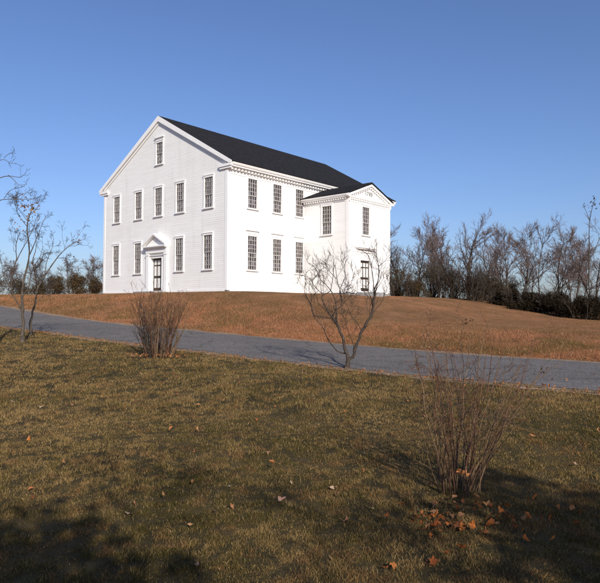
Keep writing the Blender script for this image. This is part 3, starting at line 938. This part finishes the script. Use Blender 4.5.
for i, (x, Yd, yt, wpx, lab) in enumerate([
   (57, 60, 270, 20, 'round olive brown bush left of its taller neighbours on the left skyline'),
   (79, 58, 266, 24, 'largest olive brown bush on the skyline left of the meeting house'),
   (95, 63, 272, 18, 'small brown bush on the skyline touching the meeting house corner')]):
    b_ = gpos(x, Yd); hgt = max(ptop(yt, Yd, x) - b_[2], 1.0)
    evergreen('skyline_bush', b_, (wpx / FL * Yd * 1.2, 2.4, hgt * .75), 340 + i, lab, 'bush', 'bushes on the left skyline', 5000, .06, [(.06, .045, .022), (.09, .06, .03), (.11, .07, .04)], twiggy=14)
for i, (x, Yd, yt, wpx) in enumerate([(20, 64, 278, 40), (42, 66, 280, 30), (-10, 62, 276, 40)]):
    b_ = gpos(x, Yd); hgt = max(ptop(yt, Yd, x) - b_[2], .8)
    evergreen('brush_clump', b_, (wpx / FL * Yd, 2.4, hgt), 350 + i, 'brown low brush behind the saplings at the left edge', 'bush', 'brush behind the left saplings', 4200, .05, BR, twiggy=16)

# tree just outside the left edge whose branch tips reach into the picture, and the thin sapling at the right edge
TL = [
 ([(-24, 352), (-25, 310), (-24, 270), (-23, 230), (-22, 195)], .10, .05),
 ([(-23, 230), (-10, 204), (4, 198.5), (20, 199.5), (35, 199), (41, 196)], .016, .004),
 ([(-22, 195), (-8, 180), (8, 175), (20, 178), (26, 173)], .013, .004),
 ([(8, 175), (14, 180), (19, 186), (27, 184)], .008, .004),
 ([(4, 198.5), (11, 189), (18, 188), (25, 186)], .008, .004),
 ([(-22, 195), (-8, 165), (4, 158), (10, 164), (17, 163)], .012, .003),
 ([(4, 158), (9, 153), (16, 153.5)], .007, .003),
 ([(-22, 195), (-24, 160), (-20, 130), (-14, 110)], .05, .01),
 ([(20, 199.5), (27, 192), (31, 189)], .006, .003),
]
traced_tree('bare_tree', 'bare tree outside the left edge, its thin branch tips hanging into the sky', 'tree', 14.0, TL, (-24, 350), 21, dict(PS, n=[3, 2], len=(.12, .25)), (M['bark'], M['bark_dark']), None, .2)
TR = [
 ([(590, 318), (589.5, 300), (589, 290), (588.5, 262), (589, 235)], .055, .035),
 ([(589, 235), (589.5, 220), (592, 208), (595, 199)], .03, .012),
 ([(589.5, 220), (586, 211), (583, 205)], .018, .010),
 ([(588.5, 262), (597, 245), (603, 230), (606, 215)], .026, .010),
 ([(589, 290), (580, 276), (577, 262)], .02, .010),
]
lfr = [(593 + rngl.normal() * 3, 203 + rngl.normal() * 3.5) for _ in range(16)] + [(585 + rngl.normal() * 1.5, 206 + rngl.normal() * 1.5) for _ in range(6)]
traced_tree('sapling', 'thin straight sapling with dark leaves at its tip, above the right hedge end', 'tree', 40.5, TR, (590, 316), 22, dict(PS, n=[4, 2], len=(.1, .22), rmin=.009), (M['bark_dark'], M['bark_dark']), None, .2, (lfr, .085, [(.05, .03, .018), (.08, .05, .025)]))

# ------------- vase-shaped shrubs of many stems
def shrub(base, n, seed, label, rad0, height, flare, mat, rtw, P, leanx=0, wob=.05):
    rng = np.random.default_rng(seed)
    root = empty('bare_shrub', base); tag(root, label, 'shrub')
    tips = []
    for k in range(n):
        a_ = rng.uniform(0, 6.283); rr = math.sqrt(rng.uniform(0, 1)) * rad0
        st = np.array([math.cos(a_) * rr, math.sin(a_) * rr, 0])
        st[2] = h1(base[0] + st[0], base[1] + st[1]) - base[2] - .03
        out = rr / rad0 * flare * rng.uniform(.5, 1.3)
        d = np.array([math.cos(a_) * out + leanx + rng.normal() * .07, math.sin(a_) * out + rng.normal() * .07, 1])
        l_ = height * (rng.uniform(.35, 1.0) if k % 3 else rng.uniform(.7, 1.05))
        q, _ = path(st, d, l_, 10, wob, .012, rng)
        T = Tubes(); r0 = rtw * rng.uniform(.7, 1.35)
        T.add(q, np.linspace(r0, r0 * .35, 10), 5)
        sprout([T, T, T, T], q, r0, r0 * .35, rng, 0, P)
        link('stem', T.mesh('stem', mat[k % len(mat)]), None, root)
        tips.append(q)
    return root, tips
PSH = dict(n=[4, 3, 1], ang=(25, 60), len=(.2, .45), rr=.62, rmin=.0013, wig=.15, up=.02, t0=.35, minl=.06)
bx, by = 1.18, 4.52
sh, tips = shrub((bx, by, h1(bx, by)), 38, 31, 'large bare many-stemmed shrub in the right foreground with dry leaves at its foot', 0.17, 1.30, .36, (M['twig_red'], M['twig_red'], M['twig_red'], M['twig_tan'], M['bark_dark']), .0047, PSH, .05, .10)
# tall whips the photograph shows standing clear of the rest
rng = np.random.default_rng(77)
for (xs0, tip) in (((450), (422, 334)), ((462), (488, 322)), ((468), (540, 374)), ((458), (446, 352)), ((464), (503, 352)), ((452), (432, 372)), ((470), (520, 368)), ((472), (532, 384)), ((474), (524, 398)), ((466), (512, 388)), ((456), (470, 336)), ((446), (424, 392))):
    p0_ = pix(xs0, 500, by) - np.array(sh.location); p0_[2] = -.02
    p1_ = pix(tip[0], tip[1], by + rng.uniform(-.2, .2)) - np.array(sh.location)
    t_ = np.linspace(0, 1, 9)[:, None]
    q = p0_ * (1 - t_) + p1_ * t_ + np.array([0, 0, 1]) * (np.sin(t_ * 3.14) * .05); q[1:-1] += rng.normal(size=(7, 3)) * .009
    T = Tubes(); T.add(q, np.linspace(.0055, .0022, 9), 5)
    sprout([T, T, T], q, .005, .002, rng, 0, dict(PSH, n=[4, 1], t0=.5, len=(.1, .2)))
    link('stem', T.mesh('stem', M['twig_tan']), None, sh)
OR = [(.34, .11, .03), (.42, .15, .045), (.26, .08, .028), (.36, .18, .08), (.20, .08, .035)]
lp = [pix(541 + rng.normal() * 3, 372 + rng.normal() * 3, by) for _ in range(7)] + [pix(469 + rng.normal() * 2.5, 320 + rng.normal() * 1.5, by) for _ in range(5)]
link('dry_leaves', leaf_cloud(np.array(lp) - np.array(sh.location), .014, [(.05, .03, .018), (.08, .045, .02)], rng, 'dry_leaves', M['leafm'], .004), None, sh)

PSL = dict(n=[4, 3], ang=(15, 40), len=(.25, .45), rr=.55, rmin=.0028, wig=.10, up=.04, t0=.35, minl=.12)
bp_ = pix(158, 353, 13.7)
lx, ly = float(bp_[0]), float(bp_[1])
shrub((lx, ly, h1(lx, ly)), 90, 32, 'dense bare vase-shaped shrub left of centre with orange leaves at its foot', 0.34, 1.5, .36, (M['twig_red'], M['bark_dark'], M['twig_tan']), .0085, PSL, .03)

# ------------------------------------------------------------------ shading trees behind the photographer
SUN = np.array([.335, -.942]); EL = 27.0
def caster(tipx, tipy, t, hgt, w, seed, lab):
    bx_, by_ = tipx + SUN[0] * t, tipy + SUN[1] * t
    return evergreen('cedar', (bx_, by_, 0), (w, w, hgt), seed, lab, 'tree', None, 5000, .09, None, True)
caster(-1.75, 4.0, 7.5, 4.1, 2.9, 401, 'dark cedar behind the photographer, shading the lower left of the lawn')
caster(1.5, 4.75, 7.2, 4.05, 3.3, 402, 'broad dark cedar right behind the photographer, shading the shrub foot')
PC_ = dict(n=[12, 9, 7], ang=(25, 60), len=(.38, .62), rr=.5, rmin=.006, wig=.2, up=.03, t0=.2, minl=.2)
for k, (tx, hh_, lab) in enumerate([(-.7, 4.1, 'unseen bare bushy tree added beside the narrower cedar to dim the near lawn'),
                                (.45, 4.2, 'unseen bare bushy tree added beside the broad cedar to dim the near lawn')]):
    bare_tree('bare_tree', (tx + SUN[0] * 7.0, 3.3 + SUN[1] * 7.0, 0), hh_, 430 + k, lab, 'tree', None, .06, PC_, (0, 0), 3)  # unseen twiggy crowns, added only to dim the nearest strip of lawn

# ------------------------------------------------------------------ grass
def blades(name, x, y, hgt, wid, cols, seed, lean=.6, seg2=True):
    rng = np.random.default_rng(seed); n = len(x)
    z = H(x, y) - .004
    a_ = rng.uniform(0, 6.283, n); ln = rng.uniform(.1, 1.0, n) * lean * hgt; la = rng.uniform(0, 6.283, n)
    dx, dy = np.cos(a_) * wid / 2, np.sin(a_) * wid / 2
    ox, oy = np.cos(la) * ln, np.sin(la) * ln
    B = np.stack([x, y, z], -1)
    D = np.stack([dx, dy, 0 * dx], -1); O = np.stack([ox, oy, 0 * ox], -1); U = np.stack([0 * x, 0 * x, hgt], -1)
    if seg2:
        V = np.stack([B - D, B + D, B + D * .75 + O * .35 + U * .6, B - D * .75 + O * .35 + U * .6, B + O + U], 1).reshape(-1, 3)
        i = np.arange(n) * 5
        F = np.concatenate([np.stack([i, i + 1, i + 2], -1), np.stack([i, i + 2, i + 3], -1), np.stack([i + 3, i + 2, i + 4], -1)])
        cc = np.repeat(cols, 5, 0)
    else:
        V = np.stack([B - D, B + D, B + O + U], 1).reshape(-1, 3)
        i = np.arange(n) * 3; F = np.stack([i, i + 1, i + 2], -1); cc = np.repeat(cols, 3, 0)
    return tag(link(name, np_mesh(name, V, F, M['grass'], False, cc)), kind='stuff')
def scatter(y0, y1, dens, rng, half=.56, pad=.6, power=2.0, yref=4.0):
    """points in the viewed wedge, thinning with distance"""
    out = []
    ye = np.linspace(y0, y1, 60)
    for a_, b_ in zip(ye[:-1], ye[1:]):
        m_ = (a_ + b_) / 2; wdt = 2 * (half * m_ + pad)
        k = int(wdt * (b_ - a_) * dens * min(1.0, (yref / m_) ** power))
        yy = rng.uniform(a_, b_, k); xx = rng.uniform(-1, 1, k) * (half * yy + pad)
        out.append(np.stack([xx, yy], 1))
    p = np.concatenate(out); return p[:, 0], p[:, 1]
rng = np.random.default_rng(500)
def mixcol(c0, c1, t): return np.asarray(c0)[None, :] * (1 - t[:, None]) + np.asarray(c1)[None, :] * t[:, None]
def lawn_cols(x, y, rng):
    pt = vnoise(x * 1.1, y * .9, 40) * .40 + vnoise(x * 3.1, y * 2.7, 41) * .25 + vnoise(x * .35, y * .3, 42) * .35 + vnoise(x * 13, y * 11, 43) * .35
    t = np.clip((pt - .42) * 1.9 + rng.normal(size=len(x)) * .28, 0, 1)
    c = mixcol((.082, .068, .019), (.335, .215, .088), t)
    straw = rng.uniform(size=len(x)) < .08
    c[straw] = np.array([.40, .28, .13])
    rust = (rng.uniform(size=len(x)) < .5) & (vnoise(x * 7, y * 6, 44) > .72)
    c[rust] = np.array([.24, .13, .055])
    return c * rng.uniform(.55, 1.35, (len(x), 1))
def gaps(x, y, rng, f):
    """thin turf: tufts with bare, thatchy spaces between them"""
    g = vnoise(x * f, y * f * .9, 80) * .6 + vnoise(x * f * 2.3, y * f * 2.1, 81) * .4
    return rng.uniform(size=len(x)) < np.clip((g - .30) * 4.5, .10, 1)
x, y = scatter(2.4, 7.5, 24000, rng, power=2.0)
s_, q_ = sq(x, y); k = q_ < -.08 + (vnoise(s_ * 2, s_ * 0, 7) - .5) * .5 + rng.normal(size=len(x)) * .07
x, y = x[k], y[k]
k = gaps(x, y, rng, 14); x, y = x[k], y[k]
clump = vnoise(x * 9, y * 9, 60)
blades('lawn_grass', x, y, (.009 + .022 * clump) * rng.uniform(.6, 1.4, len(x)), .0024 * rng.uniform(.7, 1.5, len(x)) * np.maximum(1, y / 4.5), lawn_cols(x, y, rng), 1, 1.1)
x, y = scatter(7.5, 30, 20000, rng, power=2.0)
s_, q_ = sq(x, y); k = q_ < -.04 + (vnoise(s_ * 2, s_ * 0, 7) - .5) * .5 + rng.normal(size=len(x)) * .07
x, y = x[k], y[k]
k = gaps(x, y, rng, 6); x, y = x[k], y[k]
clump = vnoise(x * 6, y * 6, 61)
blades('lawn_grass', x, y, (.018 + .03 * clump) * rng.uniform(.6, 1.4, len(x)), .0026 * rng.uniform(.7, 1.5, len(x)) * y / 4.2, lawn_cols(x, y, rng), 2, 1.0, False)
# matted thatch lying between the tufts
x, y = scatter(2.4, 14, 5000, rng, power=2.0)
s_, q_ = sq(x, y); k = q_ < -.1
x, y = x[k], y[k]
th = mixcol((.10, .07, .03), (.30, .20, .10), rng.uniform(size=len(x))) * rng.uniform(.5, 1.2, (len(x), 1))
blades('lawn_thatch', x, y, .006 * rng.uniform(.3, 1.6, len(x)), .003 * np.maximum(1, y / 4.5), th, 4, 7.0, False)
# rough dry grass of the bank
x, y = scatter(11, 52, 32000, rng, half=.54, pad=1, power=2.0)
s_, q_ = sq(x, y)
hx = (x + 4.07) * math.cos(-YAW) - (y - 33.48) * math.sin(-YAW); hy = (x + 4.07) * math.sin(-YAW) + (y - 33.48) * math.cos(-YAW)
inh = ((hx > -W - .02) & (hx < .02) & (hy > -.02) & (hy < L + .02)) | ((hx > -.1) & (hx < PD + .03) & (hy > PV0 - .03) & (hy < PV1 + .03))
step_ = ((hx > -7.7) & (hx < -5.3) & (hy > -1.05) & (hy < .1)) | ((hx > PD) & (hx < PD + .95) & (hy > 7.1) & (hy < 9.1))
k = (q_ > WR + .1 + (vnoise(s_ * 2, s_ * 0, 9) - .35) * .6) & ~inh & ~step_
x, y, s_, q_ = x[k], y[k], s_[k], q_[k]
clump = vnoise(x * 2.2, y * 2.2, 62) * .6 + vnoise(x * .5, y * .5, 63) * .5
edge = np.clip((q_ - WR) / 1.0, .35, 1) * np.clip((12.0 - q_) / 5 + .2, .2, 1)
hh = (.03 + .09 * clump) * rng.uniform(.6, 1.4, len(x)) * edge
pt = vnoise(x * .45, y * .35, 70) * .55 + vnoise(x * 1.6, y * 1.1, 71) * .45
t = np.clip((pt - .36) * 2.6 + rng.normal(size=len(x)) * .2, 0, 1)
c = mixcol((.175, .10, .040), (.36, .158, .078), t)
st_ = rng.uniform(size=len(x)) < .16; c[st_] = np.array([.44, .26, .145])
gr = (vnoise(x * .8, y * .5, 72) > .70) & (rng.uniform(size=len(x)) < .35); c[gr] = np.array([.13, .105, .035])
c = c * rng.uniform(.65, 1.3, (len(x), 1))
blades('field_grass', x, y, hh, 0.0042 * y / 9 * rng.uniform(.7, 1.5, len(x)), c, 3, .8, False)

# ------------------------------------------------------------------ fallen leaves
def leaf_mesh(seed, size):
    """a lobed, curled oak or maple leaf with thickness of its own curl"""
    rng = np.random.default_rng(seed)
    n = 14; ang = np.linspace(0, 2 * math.pi, n, endpoint=False)
    rr = size * .78 * (.72 + .28 * np.cos(ang * rng.integers(3, 6) + rng.uniform(0, 6)) * rng.uniform(.3, 1.0)) * rng.uniform(.72, 1.2, n)
    xx = rr * np.cos(ang) * 1.15; yy = rr * np.sin(ang) * .85
    c1, c2 = rng.uniform(.2, 1.5) / size, rng.uniform(-.8, 1.3) / size
    zz = c1 * xx ** 2 * .55 + c2 * yy ** 2 * .6 + rng.normal(size=n) * size * .10
    V = [(0, 0, 0)] + [(x_ * .5, y_ * .5, z_ * .22) for x_, y_, z_ in zip(xx, yy, zz)] + list(zip(xx, yy, zz))
    F = []
    for i in range(n):
        j = (i + 1) % n
        F += [(0, 1 + i, 1 + j), (1 + i, 1 + n + i, 1 + n + j), (1 + i, 1 + n + j, 1 + j)]
    st = len(V); V += [(-size * 1.0, .002, size * .2), (-size * 1.5, size * .1, size * .45), (-size * 1.0, -.002, size * .2)]
    F.append((st, st + 1, st + 2))
    return np.array(V), np.array(F)
LM = {}
def leaf(xy, size, col, seed, label, group=None, up_=.03, tilt=.5):
    rng = np.random.default_rng(seed)
    V, F = leaf_mesh(seed, size)
    cc = np.asarray(col)[None, :] * rng.uniform(.8, 1.2, (len(V), 1))
    me = np_mesh('fallen_leaf', V, F, M['leafm'], False, cc)
    o = link('fallen_leaf', me)
    o.location = (xy[0], xy[1], h1(xy[0], xy[1]) + up_)
    o.rotation_euler = (rng.normal() * tilt, rng.normal() * tilt, rng.uniform(0, 6.28))
    tag(o, label, 'leaf', group)
    return o
def gpix(x, y):
    """where the ray through a photo pixel meets the lawn"""
    lo_, hi_ = 1.0, 60.0
    d = _fw + _r * (x - 300) / FL - _u * (y - 291.5) / FL
    prev = 1.0
    for Yd in np.arange(1.5, 60, .02):
        p = np.array([0, 0, CAMZ]) + d * (Yd / d[1])
        if p[2] < h1(p[0], p[1]): return float(p[0]), float(p[1])
    return float(p[0]), float(p[1])
PINK = (.46, .26, .18); PALE = (.40, .29, .20); ORG = (.48, .18, .05); BRN = (.30, .14, .07); YEL = (.45, .34, .14)
for i, (px, py, sz, col, lab) in enumerate([
  (269, 456, .045, PINK, 'pinkish dry leaf lying alone on the lawn near picture centre'),
  (281, 504, .042, PINK, 'pink curled leaf on the lawn below the lone pinkish leaf'),
  (345, 526, .050, (.55, .27, .17), 'largest curled salmon leaf on the lawn left of the foreground shrub'),
  (229, 490, .022, (.72, .70, .68), 'small white scrap of leaf on the lawn left of centre'),
  (291, 486, .026, PALE, 'pale narrow leaf between the two pink leaves'),
  (332, 492, .028, PALE, 'pale leaf just above another brownish leaf in the lower centre'),
  (337, 499, .028, BRN, 'brownish leaf just below a pale leaf in the lower centre'),
  (127, 518, .030, PALE, 'pale pinkish leaf on the lower left lawn'),
  (134, 507, .026, BRN, 'brown leaf above the pale pinkish leaf on the lower left lawn'),
  (29, 442, .045, ORG, 'orange brown leaf near the left edge of the lawn'),
  (41, 409, .040, PALE, 'pale leaf nearest the left edge on the upper lawn'),
  (13, 404, .045, PALE, 'pale leaf at the very left edge of the upper lawn'),
  (373, 513, .020, YEL, 'small yellow leaf left of the orange leaf pile'),
  (197, 571, .024, PINK, 'pink leaf at the bottom edge left of centre'),
  (393, 571, .042, ORG, 'bright orange leaf at the bottom edge below the leaf pile'),
  (386, 574, .028, (.40, .12, .04), 'reddish leaf touching the bright orange leaf at the bottom edge'),
  (527, 520, .040, ORG, 'orange leaf lying right of the shrub in shade'),
  (553, 544, .036, ORG, 'orange leaf furthest right at lower right lawn'),
  (490, 522, .045, ORG, 'orange leaf at right foot of the foreground shrub'),
  (487, 509, .038, (.42, .2, .08), 'tan orange leaf leaning against stems right of the shrub foot'),
  (576, 468, .030, PALE, 'pale leaf alone near the right edge of the lawn'),
  (232, 511, .026, BRN, 'brown leaf in the lower centre left of the salmon leaf'),
  (190, 530, .026, (.36, .2, .1), 'tan brown leaf right of the pale pinkish leaf on the lower left lawn'),
]):
    leaf(gpix(px, py), sz, col, 700 + i, lab)
# curled leaf caught in the stems
o = leaf((1.16, 4.33), .085, (.52, .22, .08), 760, 'large curled orange leaf caught low in the stems of the foreground shrub', None, .19, 1.2)
rl = random.Random(9)
# pile at the shrub's foot
for i in range(84):
    px, py = rl.gauss(440, 19), rl.gauss(530, 12)
    if i > 34: px, py = rl.gauss(485, 50), rl.gauss(520, 14)
    leaf(gpix(px, py), rl.uniform(.022, .046), OR[i % 5], 800 + i, 'orange brown leaf among the fallen leaves at the foreground shrub', 'fallen leaves around the foot of the foreground shrub', .03 + rl.uniform(0, .03), .7)
for i in range(60):
    a_ = rl.uniform(0, 6.28); r_ = rl.uniform(.1, .62)
    leaf((lx + math.cos(a_) * r_ * 1.15, ly - .2 + math.sin(a_) * r_ * .8), rl.uniform(.03, .055), [(.30, .12, .045), (.24, .10, .04), (.34, .16, .07), (.18, .08, .04), (.28, .15, .08)][i % 5], 900 + i, 'orange leaf under the dense vase-shaped shrub', 'fallen leaves under the vase-shaped shrub', .05 + rl.uniform(0, .05), .8)
# leaf litter: along the verges, over the lawn and the bank (too many and too small to count)
rng = np.random.default_rng(901)
n = 2600
s0 = rng.uniform(-8, 16, n); q0 = WR + .35 + np.abs(rng.normal(size=n)) * 1.6
x = P0[0] + s0 * TD[0] + q0 * ND[0]; y = P0[1] + s0 * TD[1] + q0 * ND[1]
n2 = 700
s1 = rng.uniform(-6, 20, n2); q1 = -.1 - np.abs(rng.normal(size=n2)) * .25
x1_ = P0[0] + s1 * TD[0] + q1 * ND[0]; y1_ = P0[1] + s1 * TD[1] + q1 * ND[1]
x3, y3 = scatter(4, 12, 2.2, rng, power=.5)
x = np.concatenate([x, x1_, x3]); y = np.concatenate([y, y1_, y3])
z = H(x, y) + rng.uniform(.02, .07, len(x))
me = leaf_cloud(np.stack([x, y, z], -1), .027, [(.34, .13, .05), (.36, .18, .08), (.22, .09, .04), (.28, .16, .085)], rng, 'leaf_litter', M['leafm'], .01, .6)
tag(link('leaf_litter', me), kind='stuff')

# ------------------------------------------------------------------ light, sky, camera
sun = bpy.data.lights.new('sun', 'SUN'); sun.energy = 4.2; sun.angle = R(.53); sun.color = (1, .93, .82)
so = bpy.data.objects.new('sun', sun); C.objects.link(so)
d = Vector((SUN[0] * math.cos(R(EL)), SUN[1] * math.cos(R(EL)), math.sin(R(EL))))
so.rotation_euler = d.to_track_quat('Z', 'Y').to_euler()
so.location = d * 50
w = bpy.data.worlds.new('World'); scene.world = w; w.use_nodes = True
nt = w.node_tree
sky = nt.nodes.new('ShaderNodeTexSky'); sky.sky_type = 'NISHITA'; sky.sun_disc = False
sky.sun_elevation = R(EL); sky.sun_rotation = math.atan2(SUN[0], SUN[1])
sky.altitude = 0; sky.air_density = 1.0; sky.dust_density = 1.4; sky.ozone_density = 4.0
bgd = nt.nodes['Background']; bgd.inputs['Strength'].default_value = .105
tn = nt.nodes.new('ShaderNodeMix'); tn.data_type = 'RGBA'; tn.blend_type = 'MULTIPLY'; tn.inputs['Factor'].default_value = 1
tn.inputs['B'].default_value = (.955, .95, 1.11, 1)
nt.links.new(sky.outputs['Color'], tn.inputs['A']); hs = nt.nodes.new('ShaderNodeHueSaturation'); hs.inputs['Saturation'].default_value = 1.02
nt.links.new(tn.outputs['Result'], hs.inputs['Color']); nt.links.new(hs.outputs['Color'], bgd.inputs['Color'])

cam = bpy.data.cameras.new('camera'); co = bpy.data.objects.new('camera', cam); C.objects.link(co)
cam.sensor_fit = 'HORIZONTAL'; cam.sensor_width = 36; cam.lens = FL / 600 * 36
cam.clip_start = .05; cam.clip_end = 3000
Mx = Matrix.Identity(4)
for k, v in enumerate((_r, _u, -_fw)):
    for j in range(3): Mx[j][k] = v[j]
Mx[0][3], Mx[1][3], Mx[2][3] = 0, 0, CAMZ
co.matrix_world = Mx
scene.camera = co
vs = scene.view_settings
vs.view_transform = 'Standard'; vs.look = 'None'; vs.exposure = .28; vs.gamma = 1; vs.use_curve_mapping = False
